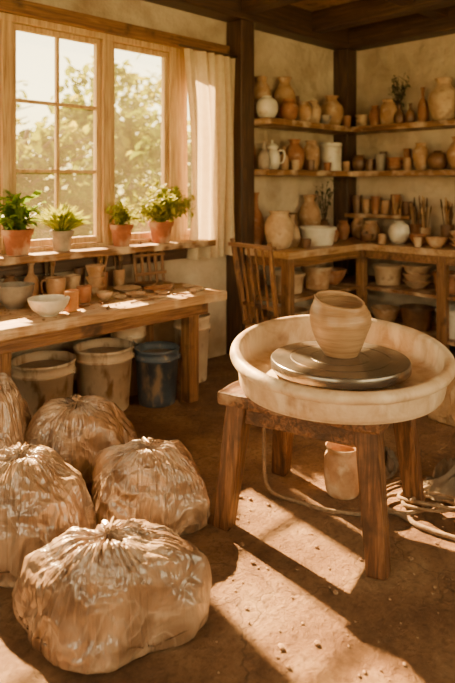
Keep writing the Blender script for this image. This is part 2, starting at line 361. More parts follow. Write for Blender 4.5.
window(3,'x',YF-.1,.6,4.6,.8,2.7,[(.645,2.57,3,3,.06),(2.63,4.555,3,3,0)])  # second added window out of view, also for fill

# ---------------------------------------------------------------- curtain
cu=root('curtain','cream linen curtain gathered in vertical pleats beside the window','curtain')
bm=bmesh.new(); nu,nv=220,50; g=[]
for j in range(nv+1):
    t=j/nv; z=2.60-t*1.70; row=[]
    for k in range(nu+1):
        u=k/nu; w0=3.27+.09*math.sin(t*2.4); w1=3.865
        ph=u*2*math.pi*5.5+1.3*noise.noise(Vector((u*4,t*1.2,0)))*2.4
        amp=(.024+.022*t)*(1+.7*noise.noise(Vector((u*5,t*2,7))))
        x=w0+(w1-w0)*u+.010*math.sin(ph*1+1.2)
        y=3.765+amp*math.sin(ph)+.005*math.sin(ph*2.7+t*3)
        row.append(bm.verts.new((x,y,z+.004*math.sin(ph) if j==nv else z)))
    g.append(row)
for j in range(nv):
    for k in range(nu): bm.faces.new((g[j][k],g[j][k+1],g[j+1][k+1],g[j+1][k]))
from_bm(bm,'fabric',smooth=True,m=M_cloth,parent=cu)
tube('curtain_rod',[(3.22,3.765,2.615),(3.5,3.765,2.615),(3.875,3.765,2.615)],.012,wood('dark',0),parent=cu)

# ---------------------------------------------------------------- workbench by window
wb=root('worktable','long wooden worktable with dusty worn top below the window','table')
bm=bmesh.new()
add_box(bm,(.4,3.10,.69),(3.10,3.36,.75),.008); add_box(bm,(.4,3.364,.69),(3.12,3.62,.75),.008); add_box(bm,(.4,3.624,.69),(3.09,3.87,.75),.008)
from_bm(bm,'tabletop',m=wood('light',0,True),parent=wb)
bm=bmesh.new(); add_box(bm,(.5,3.17,.60),(2.98,3.195,.688),.004); add_box(bm,(.5,3.79,.60),(2.98,3.815,.688),.004); add_box(bm,(2.955,3.2,.60),(2.98,3.785,.688),.004)
from_bm(bm,'apron',m=wood('mid',0),parent=wb)
for lx in (.55,1.5,2.87):
    for ly in (3.24,3.745):
        box('leg',(lx-.045,ly-.045,0),(lx+.045,ly+.045,.689),wood('mid',2),parent=wb)

# ---------------------------------------------------------------- corner workbench
cb=root('corner_workbench','L-shaped wooden workbench with shelves beneath, full of pots','workbench')
Y_END=.6
def lpoly(bm,z0,z1,x0,yf,xf,y1,inset=0):
    P=[(x0,yf),(x0,3.70-inset),(4.065,3.70-inset),(4.065,YW-.01),(5.49,YW-.01),(5.49,3.71),(XW-.025,3.71),(XW-.025,y1),(xf,y1),(xf,yf)]
    lo=[bm.verts.new((a,b,z0)) for a,b in P]; hi=[bm.verts.new((a,b,z1)) for a,b in P]
    bm.faces.new(lo[::-1]); bm.faces.new(hi)
    for k in range(len(P)): bm.faces.new((lo[k],lo[(k+1)%len(P)],hi[(k+1)%len(P)],hi[k]))
bm=bmesh.new(); lpoly(bm,.895,.95,3.9,3.2,5.0,Y_END); bmesh.ops.bevel(bm,geom=bm.edges[:],offset=.006,segments=2,affect='EDGES')
from_bm(bm,'worktop',m=wood('light',0,True),parent=cb)
for zz in (.52,.14):
    bm=bmesh.new(); lpoly(bm,zz,zz+.03,3.93,3.25,5.05,Y_END+.03); from_bm(bm,'lower_shelf',m=wood('mid',0,True),parent=cb)
bm=bmesh.new(); add_box(bm,(3.98,3.225,.82),(5.0,3.25,.893),.003); add_box(bm,(5.02,.65,.82),(5.045,3.2,.893),.003); add_box(bm,(3.925,3.28,.82),(3.95,3.62,.893),.003)
from_bm(bm,'apron',m=wood('mid',0),parent=cb)
for (lx,ly) in ((3.955,3.255),(3.955,3.65),(5.055,3.255),(5.055,2.45),(5.055,1.55),(5.055,.66),(5.6,.66)):
    box('leg',(lx-.04,ly-.04,0),(lx+.04,ly+.04,.894),wood('mid',2),parent=cb)

# ---------------------------------------------------------------- wall shelves
def shelf(a,b,ax,label):
    box('wall_shelf',a,b,wood('mid',ax,True),bev=.008,label=label,category='shelf',group='wall shelves')
for z,l in ((2.09,'thick wooden upper shelf carrying clay jars'),(1.64,'thick wooden middle shelf carrying clay vessels')):
    shelf((4.055,3.55,z-.055),(5.495,YW-.002,z),0,l)
    shelf((5.33,.8,z-.055),(XW-.002,3.715,z),1,l)
shelf((5.44,2.97,1.165),(XW-.002,3.715,1.205),1,'short wooden shelf holding small clay cups')

T,RD,SA,BR,WH,GY=M_clay
Z1,Z2,Z3,Z4=2.09,1.64,1.205,.95
def P(kind,x,y,z,r,h,m,label,g,**k): return pot(kind,r,h,(x,y,z+.0005),m,label,g,**k)
for a in [
 ('round_vase',4.17,3.67,.10,.2,WH,'round white glazed vase'),
 ('jar',4.25,3.81,.085,.40,T,'tall tan clay jar'),
 ('vase',4.56,3.79,.11,.43,T,'large tan clay vase with narrow neck'),
 ('jar',4.44,3.64,.085,.2,RD,'small red clay jar'),
 ('jar',4.65,3.63,.08,.19,T,'small tan clay jar'),
 ('jar',4.83,3.66,.082,.22,SA,'small sand-coloured clay jar'),
 ('bottle',4.79,3.82,.06,.28,BR,'dark clay bottle'),
 ('bottle',4.40,3.84,.045,.30,BR,'slim dark clay bottle'),
 ('bowl',4.99,3.64,.07,.09,GY,'small grey clay bowl'),
 ('jar',4.97,3.81,.07,.24,BR,'dark brown clay jar'),
 ('vase',5.20,3.71,.125,.31,T,'round-bellied tan clay vase with neck'),
 ('cup',5.40,3.66,.05,.12,RD,'small red clay cup')]:
    P(a[0],a[1],a[2],Z1,a[3],a[4],a[5],a[6],G1)
for a in [
 ('bottle',4.12,3.66,.055,.24,GY,'grey clay bottle'),
 ('jar',4.11,3.82,.05,.27,RD,'slim red clay jar'),
 ('bottle',4.42,3.68,.05,.21,T,'small tan clay bottle'),
 ('cup',4.47,3.83,.05,.19,BR,'brown clay beaker'),
 ('cup',4.51,3.62,.04,.09,SA,'small pale clay cup'),
 ('vase',4.62,3.72,.10,.29,RD,'reddish clay vase with short neck'),
 ('cup',4.745,3.62,.04,.1,BR,'small brown clay cup'),
 ('jar',4.86,3.70,.085,.29,T,'tan clay jar'),
 ('cup',4.74,3.85,.04,.2,RD,'red clay beaker'),
 ('canister',5.18,3.70,.11,.28,WH,'cylindrical white glazed canister')]:
    P(a[0],a[1],a[2],Z2,a[3],a[4],a[5],a[6],G2)
P('jar',4.275,3.70,Z2,.075,.2,WH,'pale lidded jug with handle',G2,name='jug',handle=True,lid=True)
P('cup',5.01,3.62,Z2,.04,.08,RD,'small red clay cup',G2)
P('bottle',5.01,3.82,Z2,.05,.22,BR,'dark clay bottle',G2)
P('cup',5.37,3.65,Z2,.045,.1,T,'small tan clay cup',G2)
for a in [
 ('stack',3.54,.075,.13,SA,'stack of small sand-coloured bowls'),
 ('jar',3.39,.06,.21,RD,'slim red clay jar'),
 ('jar',3.235,.09,.26,T,'tan clay jar'),
 ('bottle',3.0,.05,.2,BR,'dark clay bottle'),
 ('bottle',2.87,.05,.34,RD,'slender red clay bottle'),
 ('vase',2.66,.135,.40,SA,'large pale clay vase'),
 ('jar',2.42,.1,.3,T,'tan clay jar'),('vase',2.15,.1,.3,BR,'brown clay vase'),('bowl',1.9,.1,.12,T,'tan clay bowl')]:
    P(a[0],5.51,a[1],Z1,a[2],a[3],a[4],a[5],G1)
for a in [
 ('jar',3.58,.075,.17,BR,'squat dark clay jar'),
 ('cup',3.45,.05,.12,BR,'dark brown clay cup'),
 ('cup',3.33,.055,.17,GY,'grey clay cup'),
 ('stack',3.17,.085,.13,RD,'stack of red clay bowls'),
 ('cup',3.03,.05,.12,T,'tan clay cup'),
 ('jar',2.89,.075,.26,T,'tan clay jar'),
 ('round_vase',2.72,.09,.18,BR,'round brown vase'),
 ('vase',2.52,.1,.30,T,'tan vase with neck'),('jar',2.25,.09,.22,RD,'red clay jar'),('bowl',2.0,.1,.12,SA,'pale clay bowl')]:
    P(a[0],5.51,a[1],Z2,a[2],a[3],a[4],a[5],G2)
for y,h,m,l in ((3.37,.2,BR,'dark beaker'),(3.10,.22,RD,'red clay beaker'),(2.98,.2,BR,'dark clay beaker')):
    P('cup',5.63,y,Z2,.04,h,m,l,G2)
for y,z,h,m,l,g in ((3.31,Z1,.24,BR,'dark clay beaker',G1),(3.46,Z1,.2,T,'tan clay beaker',G1),(2.80,Z1,.22,T,'tan clay beaker',G1)):
    P('cup',5.63,y,z,.038,h,m,l,g)
for y,r,h,m,l in ((3.63,.05,.19,BR,'dark brown clay cup'),(3.52,.048,.15,T,'tan clay cup'),(3.41,.05,.18,RD,'red clay cup'),(3.30,.05,.14,T,'tan clay cup'),(3.18,.05,.2,RD,'red clay cup'),(3.06,.05,.13,BR,'brown clay cup')):
    P('cup',5.55,y,Z3,r,h,m,l,G3)
for a in [
 ('jar',4.14,3.50,.13,.32,SA,'large sand-coloured clay jar with wide mouth'),
 ('bottle',4.16,3.80,.08,.48,RD,'tall red clay bottle against the wall'),
 ('bottle',4.36,3.54,.075,.28,SA,'pale clay bottle'),
 ('cup',4.42,3.78,.055,.22,BR,'brown clay beaker'),
 ('cup',4.31,3.34,.045,.08,BR,'small dark clay cup'),
 ('vase',4.92,3.77,.11,.45,T,'tall tan clay vase with flared neck'),
 ('jar',4.69,3.80,.07,.28,BR,'brown clay jar'),
 ('basin',4.64,3.46,.17,.16,WH,'wide cream glazed basin'),
 ('jar',4.90,3.48,.06,.15,RD,'small red clay jar'),
 ('jar',5.25,3.60,.065,.19,RD,'small red clay jar'),
 ('jar',5.50,3.58,.08,.22,T,'tan clay jar'),
 ('jar',5.38,3.36,.085,.19,T,'tan clay jar'),
 ('cup',5.25,3.36,.04,.1,BR,'small brown clay cup'),
 ('bowl',5.12,3.24,.07,.08,BR,'small brown bowl'),
 ('round_vase',5.26,2.98,.10,.21,WH,'round white glazed jar'),
 ('cup',5.12,3.08,.04,.09,T,'small tan clay cup'),
 ('bowl',5.22,2.76,.085,.10,RD,'red clay bowl'),
 ('cup',5.09,2.70,.038,.08,SA,'small pale clay cup'),
 ('bowl',5.14,2.55,.095,.09,T,'tan clay bowl'),
 ('stack',5.18,2.32,.12,.15,SA,'stack of pale bowls'),
 ('jar',5.4,2.1,.12,.3,T,'tan clay jar'),('vase',5.3,1.75,.1,.3,SA,'pale clay vase')]:
    P(a[0],a[1],a[2],Z4,a[3],a[4],a[5],a[6],G4)
def sprig(name,base,n,h,spread,leafm,leafs,label,cat,leafn=6,stem=.003):
    r=root(name,label,cat,loc=base); bs=bmesh.new(); bl=bmesh.new()
    for i in range(n):
        a=random.uniform(0,6.28); s=random.uniform(.2,1)*spread; hh=h*random.uniform(.7,1)
        pts=cr([(0,0,0),(math.cos(a)*s*.25,math.sin(a)*s*.25,hh*.5),(math.cos(a)*s,math.sin(a)*s,hh)],4)
        add_tube(bs,pts,stem,5,stem*.5)
        for k in range(leafn):
            t=random.uniform(.45,1); p=Vector(pts[min(int(t*len(pts)),len(pts)-1)])
            add_leaf(bl,p,leafs*random.uniform(.6,1.2))
    from_bm(bs,'stem',smooth=True,m=M_bark,parent=r); from_bm(bl,'foliage',m=leafm,parent=r)
    return r
def add_leaf(bm,p,L,d=None,wf=.4,droop=.25):
    if d is None:
        d=Vector((random.gauss(0,1),random.gauss(0,1),random.gauss(.3,.8))).normalized()
    s=d.cross(Vector((random.gauss(0,.3),random.gauss(0,.3),1)))
    if s.length<.01: s=Vector((1,0,0))
    s.normalize(); n=s.cross(d)
    def q(t,w,z): return bm.verts.new(p+d*(L*t)+s*(L*wf*w)+n*(L*z))
    a=q(0,0,0); b1=q(.3,.42,.05); b2=q(.3,-.42,.05); c1=q(.7,.38,0); c2=q(.7,-.38,0); e=q(1,0,-droop); m1=q(.3,0,-.02); m2=q(.7,0,-.06)
    for f in ((a,b1,m1),(a,m1,b2),(b1,c1,m2,m1),(m1,m2,c2,b2),(c1,e,m2),(m2,e,c2)): bm.faces.new(f)
P('jar',5.12,3.74,Z4,.065,.2,BR,'brown clay jar holding dry twigs',G4)
sprig('dry_twigs',(5.12,3.74,Z4+.02),20,.58,.13,M_leaf[3],.05,'dry leafy twigs standing in a brown jar','twigs')
P('bottle',5.51,3.12,Z1,.055,.2,BR,'brown clay bottle holding dried flowers',G1)
sprig('dried_flowers',(5.51,3.12,Z1+.03),22,.46,.11,M_leaf[3],.055,'dark dried flowers in a clay bottle','flowers')
def brush(loc,h,tilt,az,m,where='on the corner workbench'):
    bm=bmesh.new(); d=Vector((math.sin(tilt)*math.cos(az),math.sin(tilt)*math.sin(az),math.cos(tilt)))
    add_tube(bm,[d*.0,d*h*.5,d*h*.8],.0055,6,.0065); add_tube(bm,[d*h*.8,d*h*.9,d*h*.97,d*h],.011,6,.005)
    from_bm(bm,'paintbrush',smooth=True,m=m,loc=loc,label='thin wooden pottery brush standing in a clay jar',category='brush',group='brushes '+where)
def brushes(x,y,z,n,lo,hi,where='on the corner workbench'):
    for k in range(n):
        az=random.uniform(0,6.28); brush((x+.012*math.cos(az),y+.012*math.sin(az),z+.02),random.uniform(lo,hi),random.uniform(.03,.16),az,random.choice([wood('mid',2),wood('light',2),M_bristle]),where)
for (x,y,r,h,m,l) in ((5.5,3.12,.055,.15,BR,'brown clay jar holding brushes'),(5.52,2.95,.06,.17,RD,'red clay jar holding brushes'),(5.42,2.80,.055,.15,T,'tan clay jar holding brushes'),(5.5,2.62,.065,.18,BR,'brown clay jar holding brushes'),(5.42,2.46,.055,.15,SA,'pale clay jar holding brushes')):
    P('cup',x,y,Z4,r,h,m,l,G4); brushes(x,y,Z4,10,.28,.44)
for (x,y,z,k,r,h,m,l) in (
 (4.27,3.50,.55,'basin',.14,.17,SA,'pale round tub'),(4.62,3.46,.55,'basin',.14,.2,T,'tan round tub'),(4.93,3.50,.55,'bowl',.13,.14,RD,'wide red bowl'),
 (4.3,3.5,.17,'basin',.15,.22,T,'deep tan tub'),(4.70,3.48,.17,'basin',.15,.18,SA,'pale round tub'),(5.1,3.55,.17,'basin',.14,.2,WH,'white glazed tub'),
 (5.30,3.12,.55,'basin',.14,.18,SA,'pale round tub'),(5.30,2.82,.55,'stack',.135,.21,SA,'stacked pale dishes'),(5.28,2.2,.55,'basin',.15,.16,T,'tan round tub'),(5.30,2.51,.55,'basin',.14,.17,RD,'red clay tub'),
 (5.30,3.15,.17,'bowl',.14,.15,T,'wide tan bowl'),(5.3,2.82,.17,'basin',.15,.2,BR,'brown clay tub'),(5.28,2.45,.17,'basin',.16,.24,WH,'white clay-splashed tub'),(5.3,2.05,.17,'basin',.15,.2,WH,'white glazed tub')):
    P(k,x,y,z,r,h,m,l,G5)

# ---------------------------------------------------------------- sill plants
def plant(x,r,h,potm,fm,style,fh,fr,label):
    rt=root('potted_plant',label,'plant',loc=(x,3.785,1.0505),group='potted plants on the window sill')
    bm=bmesh.new(); add_lathe(bm,[(0,0),(r*.68,0),(r*.9,h*.78),(r*1.0,h*.78),(r*1.04,h),(r*.93,h),(r*.86,h*.85),(0,h*.84)],28)
    from_bm(bm,'pot',smooth=False,m=potm,parent=rt)
    bm=bmesh.new(); add_lathe(bm,[(r*.87,h*.85),(r*.5,h*.9),(0,h*.92)],20); from_bm(bm,'soil',smooth=True,m=M_soil,parent=rt)
    bl=bmesh.new(); bs=bmesh.new()
    if style=='grass':
        for i in range(300):
            a=random.uniform(0,6.28); t=random.uniform(.05,1.0); d=Vector((math.cos(a)*t,math.sin(a)*t,random.uniform(.5,1.4))).normalized()
            add_leaf(bl,Vector((math.cos(a)*r*.3*t,math.sin(a)*r*.3*t,h*.88)),fh*random.uniform(.6,1.1),d,.12,.2)
    else:
        n={'broad':30,'sparse':34,'bushy':74}[style]; ls={'broad':.10,'sparse':.06,'bushy':.055}[style]
        for i in range(n):
            a=random.uniform(0,6.28); s=fr*random.uniform(.1,1); hh=fh*(1-.45*(s/fr)**2)*random.uniform(.3,1.05)
            ys=min(1,.14/max(abs(math.sin(a)*s),.001)) if math.sin(a)>0 else 1
            pts=cr([(0,0,h*.88),(math.cos(a)*s*.4,math.sin(a)*s*.3,h+hh*.55),(math.cos(a)*s,math.sin(a)*s*ys*.6,h+hh)],4)
            add_tube(bs,pts,.0028,5,.0012)
            for k in range({'broad':6,'sparse':8,'bushy':15}[style]):
                add_leaf(bl,Vector(pts[random.randint(3,len(pts)-1)]),ls*random.uniform(.6,1.2),wf=.55)
        from_bm(bs,'stem',smooth=True,m=M_leaf[2],parent=rt)
    for v in bl.verts: v.co.y=min(v.co.y,.085)
    from_bm(bl,'foliage',m=fm,parent=rt)
plant(1.87,.098,.165,M_terra,M_leaf[0],'broad',.23,.20,'leafy green plant in a terracotta pot')
plant(2.19,.078,.14,GY,M_leaf[1],'grass',.2,.1,'lime-green grassy plant in a grey pot')
plant(2.68,.085,.16,M_terra,M_leaf[2],'sparse',.18,.17,'sparse small-leaved plant in a terracotta pot')
plant(3.05,.098,.165,M_terra,M_leaf[2],'bushy',.30,.33,'large bushy plant in a terracotta pot')

# ---------------------------------------------------------------- things on worktable
ZT=.75
P('bowl',1.76,3.60,ZT,.12,.14,GY,'deep greyish clay bowl',GT)
P('bowl',1.80,3.26,ZT,.12,.095,WH,'white glazed bowl',GT)
P('cup',1.955,3.27,ZT,.045,.12,M_amber,'small amber-brown jar beside a white bowl',GT)
P('bottle',1.95,3.76,ZT,.055,.24,T,'tan clay bottle by the wall',GT)
P('cup',2.05,3.62,ZT,.065,.15,T,'tan clay mug',GT,name='mug',handle=True)
P('cup',2.16,3.46,ZT,.05,.10,RD,'small reddish clay cup',GT)
P('cup',2.22,3.70,ZT,.055,.14,SA,'pale clay cup',GT)
P('stack',2.36,3.64,ZT,.065,.2,T,'stack of tan clay bowls',GT)
P('cup',2.10,3.79,ZT,.05,.14,BR,'brown clay jar holding brushes',GT)
brushes(2.10,3.79,ZT,8,.2,.27,'on the worktable')
P('cup',2.50,3.78,ZT,.05,.13,RD,'red clay jar holding brushes',GT)
brushes(2.50,3.78,ZT,8,.2,.27,'on the worktable')
P('cup',2.66,3.79,ZT,.045,.13,T,'tan clay jar holding brushes',GT)
brushes(2.66,3.79,ZT,7,.2,.27,'on the worktable')
P('cup',1.86,3.44,ZT,.04,.07,BR,'small brown clay cup',GT)
P('cup',2.33,3.79,ZT,.04,.17,BR,'slim brown clay beaker',GT)
P('jar',1.82,3.79,ZT,.05,.17,BR,'small dark clay jar',GT)
P('bowl',2.30,3.44,ZT,.055,.05,SA,'tiny pale pinch bowl',GT)
for (x,y,r,h,m,l) in ((2.60,3.60,.10,.025,SA,'flat pale clay plate'),(2.76,3.46,.10,.022,RD,'flat reddish clay plate'),(2.52,3.40,.07,.02,T,'small tan saucer'),(2.80,3.66,.08,.03,BR,'small brown dish'),(2.69,3.33,.055,.015,T,'small flat tan clay disc'),(2.40,3.40,.045,.014,SA,'small flat pale clay disc'),(3.0,3.40,.05,.015,SA,'small flat pale clay disc')):
    P('plate',x,y,ZT,r,h,m,l,GT)
def slab(x,y,a,b,h,rot,m,l):
    bm=bmesh.new(); add_box(bm,(-a/2,-b/2,0),(a/2,b/2,h),.006)
    bmesh.ops.subdivide_edges(bm,edges=bm.edges[:],cuts=2)
    for v in bm.verts: v.co+=Vector((noise.noise(v.co*20),noise.noise(v.co*20+Vector((5,0,0))),0))*.006
    from_bm(bm,'clay_slab',m=m,loc=(x,y,ZT+.001),rot=(0,0,rot),label=l,category='clay',group=GT)
slab(2.42,3.53,.09,.06,.02,.4,SA,'small flat slab of pale clay')
slab(2.58,3.24,.12,.05,.015,-.3,T,'thin strip of tan clay')
slab(2.92,3.54,.1,.07,.025,.8,T,'offcut of tan clay on the worktable')
slab(2.95,3.26,.09,.06,.02,.2,SA,'pale lump of clay on the worktable')
slab(2.08,3.33,.06,.04,.015,.3,BR,'dark clay scrap on the worktable')
def tool(x,y,rot,L,l):
    bm=bmesh.new(); add_tube(bm,[(-L/2,0,.007),(-L/4,0,.008),(0,0,.008),(L/3,0,.006),(L/2,0,.004)],.0065,8,.003)
    from_bm(bm,'modelling_tool',smooth=True,m=wood('mid',0),loc=(x,y,ZT+.001),rot=(0,0,rot),label=l,category='tool',group='modelling tools on the worktable')
for x,y,r,L in ((2.25,3.33,.5,.16),(2.43,3.20,.1,.2),(2.78,3.2,-.4,.17),(2.16,3.19,.9,.13)): tool(x,y,r,L,'slim wooden modelling tool lying on the table')
rk=root('drying_rack','small slatted wooden drying rack leaning on the wall','rack',loc=(2.93,3.76,.752),rot=(-.15,0,0))
bm=bmesh.new()
for k in range(5): add_beam(bm,(-.13+k*.065,0,0),(-.13+k*.065,0,.30+.03*math.sin(k*2.3)),.026,.014)
from_bm(bm,'slats',m=wood('mid',2),parent=rk)
bm=bmesh.new(); add_box(bm,(-.15,-.022,.06),(.15,-.008,.085),.003); add_box(bm,(-.15,-.022,.2),(.15,-.008,.225),.003)
from_bm(bm,'rail',m=wood('mid',0),parent=rk)

# ---------------------------------------------------------------- buckets
def bucket(x,y,r,h,m,label,content=None,rot=0):
    rt=root('bucket',label,'bucket',loc=(x,y,0.0005),rot=(0,0,rot),group='buckets under the worktable')
    bm=bmesh.new()
    add_lathe(bm,[(0,0),(r*.80,0),(r*.83,.01),(r*.95,h*.8),(r*.985,h*.8),(r*.99,h*.84),(r*.955,h*.85),(r*.965,h*.95),(r*1.0,h*.955),(r*1.01,h),(r*.96,h),(r*.93,h*.9),(r*.8,.03),(0,.028)],40)
    o=from_bm(bm,'body',smooth=False,m=m,parent=rt)
    for p in o.data.polygons: p.use_smooth=abs(p.normal.z)<.6
    pts=[(math.cos(a)*r*1.0,-math.sin(a)*r*1.02-.003,h*.82-.17*math.sin(a)*r/.2) for a in [math.pi*k/16 for k in range(17)]]
    tube('handle',pts,.004,M_steel,seg=6,parent=rt)
    for s in (1,-1): box('handle_lug',(s*r*.975-.01,-.02,h*.79),(s*r*.975+.01,.02,h*.86),m,parent=rt)
    if content:
        bm=bmesh.new(); add_lathe(bm,[(r*.925,h*.86),(r*.5,h*.87),(0,h*.865)],30); from_bm(bm,'slip',smooth=True,m=content,parent=rt)
bucket(1.94,3.58,.20,.405,M_cream,'cream plastic bucket stained with brown clay slip',M_slip,2.3)
bucket(2.365,3.545,.20,.42,M_cream,'cream clay-stained bucket with wire handle',M_slip,2.5)
bucket(2.69,3.38,.155,.38,M_blue,'dark blue plastic bucket with dusty rim',M_slip,2.4)
bucket(3.19,3.58,.14,.5,M_cream,'tall pale plastic bucket at the table end',None,2.2)
bucket(2.68,3.695,.13,.5,M_cream,'pale plastic bucket against the wall',None,1.0)

# ---------------------------------------------------------------- chair (faces +x)
ch=root('spindle_chair','worn wooden spindle-back chair pulled up to the workbench','chair',loc=(3.62,3.07,0),rot=(0,0,-.12))
wm=wood('mid',2)
bm=bmesh.new(); add_box(bm,(-.2,-.2,.43),(.2,.2,.46),.012); 
from_bm(bm,'seat',m=wood('mid',0),parent=ch)
for sx,sy in ((-1,-1),(-1,1),(1,-1),(1,1)):
    beam('leg',(sx*.2,sy*.2,0),(sx*.165,sy*.165,.432),.028,.028,wm,parent=ch,w2=.038,d2=.038)
bk=root('backrest','',''); 
for k in ('label','category'): del bk[k]
bk.parent=ch
for s in (-1,1): beam('stile',(-.175,s*.18,.455),(-.28,s*.21,1.09),.032,.032,wm,parent=bk,w2=.026,d2=.026)
beam('top_rail',(-.272,-.24,1.05),(-.272,.24,1.05),.05,.02,wood('mid',1),parent=bk)
beam('lower_rail',(-.195,-.18,.6),(-.195,.18,.6),.028,.016,wood('mid',1),parent=bk)
for k in range(4):
    y=-.108+k*.072; beam('spindle',(-.182,y,.455),(-.27,y*1.12,1.03),.015,.013,wm,parent=bk,bev=.003)
bm=bmesh.new()
for s in (-1,1): add_tube(bm,[(-.19,s*.19,.2),(0,s*.19,.2),(.19,s*.19,.2)],.011,8)
add_tube(bm,[(0,-.19,.2),(0,0,.2),(0,.19,.2)],.011,8)
from_bm(bm,'stretcher',smooth=True,m=wood('mid',0),parent=ch)

# ---------------------------------------------------------------- potter's wheel
WC0=dg(.495,2.735)
pw=root('pottery_wheel',"pottery wheel with clay-splashed pan on a wooden stool","pottery wheel",loc=WC0)
u=Vector((Q,Q,0)); rr=Vector((Q,-Q,0))
av=(rr*.865-u*.5); bv=(rr*.5+u*.865)
sc=dg(.43,2.81)-WC0
Ms=Matrix(((av.x,bv.x,0,sc.x),(av.y,bv.y,0,sc.y),(0,0,1,0),(0,0,0,1)))
st=bpy.data.objects.new('stool',None); finish(st,'stool',parent=pw,label='rough wooden stool with splayed legs')
bm=bmesh.new()
for k in range(3): add_box(bm,(-.36+.01*k,-.33+k*.22,.545),(.36-.012*(k%2),-.113+k*.22,.603),.014,Ms)
bmesh.ops.subdivide_edges(bm,edges=[e for e in bm.edges if e.calc_length()>.1],cuts=7,use_grid_fill=True)
for v in bm.verts: v.co+=Vector((noise.noise(v.co*9),noise.noise(v.co*9+Vector((4,4,4))),.4*noise.noise(v.co*12)))*.014
for v in bm.verts: v.co.z=min(v.co.z,.6045)
from_bm(bm,'stool_top',m=wood('stool',0,True),parent=st)
bm=bmesh.new()
for s in (-1,1):
    add_box(bm,(-.29,s*.255-.018,.46),(.29,s*.255+.018,.538),.006,Ms); add_box(bm,(s*.285-.018,-.23,.46),(s*.285+.018,.23,.538),.006,Ms)
from_bm(bm,'apron',m=wood('stool',0),parent=st)
for sa,sb in ((-1,-1),(1,-1),(1,1),(-1,1)):
    p=Ms@Vector((sa*.345,sb*.295,0)); q=Ms@Vector((sa*.29,sb*.245,.55))
    beam('leg',p,q,.08,.08,wood('stool',2),parent=st,w2=.095,d2=.095,bev=.012,up=bv)
def rimz(co):
    s=co.x*Q+co.y*Q
    t=max(0,min(1,(co.z-.61)/.175))
    co=co.copy(); co.z+= t*s*.10
    co.x*=.972; co.y*=.972
    return co
bm=bmesh.new()
prof=[(0,.606),(.40,.606),(.440,.611),(.453,.626),(.458,.66),(.462,.70),(.464,.722),(.476,.725),(.491,.736),(.497,.756),(.492,.775),(.478,.786),(.462,.785),(.450,.774),(.446,.74),(.441,.70),(.43,.68),(.37,.672),(.2,.67),(0,.67)]
add_lathe(bm,cr(prof,3),80,f=rimz,wob=.008)
from_bm(bm,'splash_pan',smooth=True,m=M_basin,parent=pw)
bm=bmesh.new(); add_lathe(bm,[(.0,.672),(.06,.672),(.06,.69),(0,.69)],24); from_bm(bm,'shaft',smooth=True,m=M_steel,parent=pw)
bm=bmesh.new(); add_lathe(bm,[(0,.69),(.28,.69),(.300,.694),(.304,.70),(.304,.734),(.299,.740),(.22,.7405),(.218,.7385),(.214,.7405),(.13,.7405),(.128,.7385),(.125,.7405),(0,.7405)],80)
o=from_bm(bm,'wheel_head',smooth=False,m=M_wheel,parent=pw)
for p in o.data.polygons: p.use_smooth=abs(p.normal.z)<.8
M_pot=mat('wet_thrown_clay',[(.27,.14,.06),(.40,.235,.12),(.52,.33,.18)],scale=3,rough=.40,bump=.4,bscale=6,stretch=(1,1,16),coat=.15)
bm=bmesh.new()
pr=cr([(.072,0),(.083,.016),(.107,.06),(.128,.115),(.1375,.158),(.134,.192),(.123,.218),(.114,.234),(.113,.244)],5)
t=.010; inn=[(a-t,b) for a,b in reversed(pr) if b>.03]
prof=[(0,0)]+pr+[(.108,.249)]+inn+[(.05,.02),(0,.018)]
def lop(co):
    co=co.copy(); k=co.z/.24; s=co.dot(rr); d=co.dot(u)
    co.z+= -s*.10*k**3+d*.17*k**3; co+= -rr*.008*k
    rad=1+.005*math.sin(co.z*300); co.x*=rad; co.y*=rad
    return co
add_lathe(bm,prof,56,f=lop,wob=.07)
from_bm(bm,'thrown_pot',smooth=True,m=M_pot,loc=tuple(dg(.51,2.78,.741)),label='freshly thrown rounded clay pot standing on the wheel head',category='pot')

P('crock',*dg(.56,3.02)[:2],0,.09,.23,T,'rough clay-coloured crock on the floor beneath the stool',None)
def cord(pts,r,label,cat='rope',name='rope',m=M_rope):
    tube(name,cr(pts,6),r,m,seg=7,label=label,category=cat)
def fl(R,D,z=.012): return tuple(dg(R,D,z))
cord([fl(.24,3.12,.50),fl(.19,3.07,.40),fl(.18,3.05,.2),fl(.20,3.0,.03),fl(.35,2.9),fl(.45,2.84),fl(.6,2.80)],.009,'thick beige cord hanging from the wheel to the floor')
cord([fl(.68,2.86),fl(.78,2.80),fl(.84,2.70),fl(.98,2.60),fl(1.10,2.58),fl(1.4,2.56)],.012,'thick beige rope snaking across the floor')
cord([fl(.75,3.02),fl(.82,3.08),fl(1.0,3.16),fl(1.25,3.12),fl(1.5,3.2)],.006,'thin dark cable lying on the floor','cable','cable',M_bristle)
rg=random.Random(5)
for (cR,cD,rad,nl,th,lab,ss) in ((.98,2.86,.17,4,.009,'tangled coil of dark beige rope on the floor',1),(1.24,2.74,.16,5,.009,'heap of loosely coiled rope beside the stool',2),(1.12,2.62,.13,3,.007,'thin rope tangled on the floor beside the stool',3)):
    pts=[]
    for k in range(nl*9):
        a=2*math.pi*k/9*(1+.15*math.sin(k*.31+ss)); q=rad*(.75+.9*noise.noise(Vector((k*.23,ss*3.3,0))))*rg.uniform(.75,1.2)
        cx=.12*noise.noise(Vector((k*.12,9.1,ss))); cy=.10*noise.noise(Vector((k*.12,3.1,ss)))
        pts.append(fl(cR+cx+q*math.cos(a),cD+cy+q*.75*math.sin(a),.013+.012*(k/9)+.04*max(0,noise.noise(Vector((k*.5,1,ss))))))
    cord(pts,th,lab)
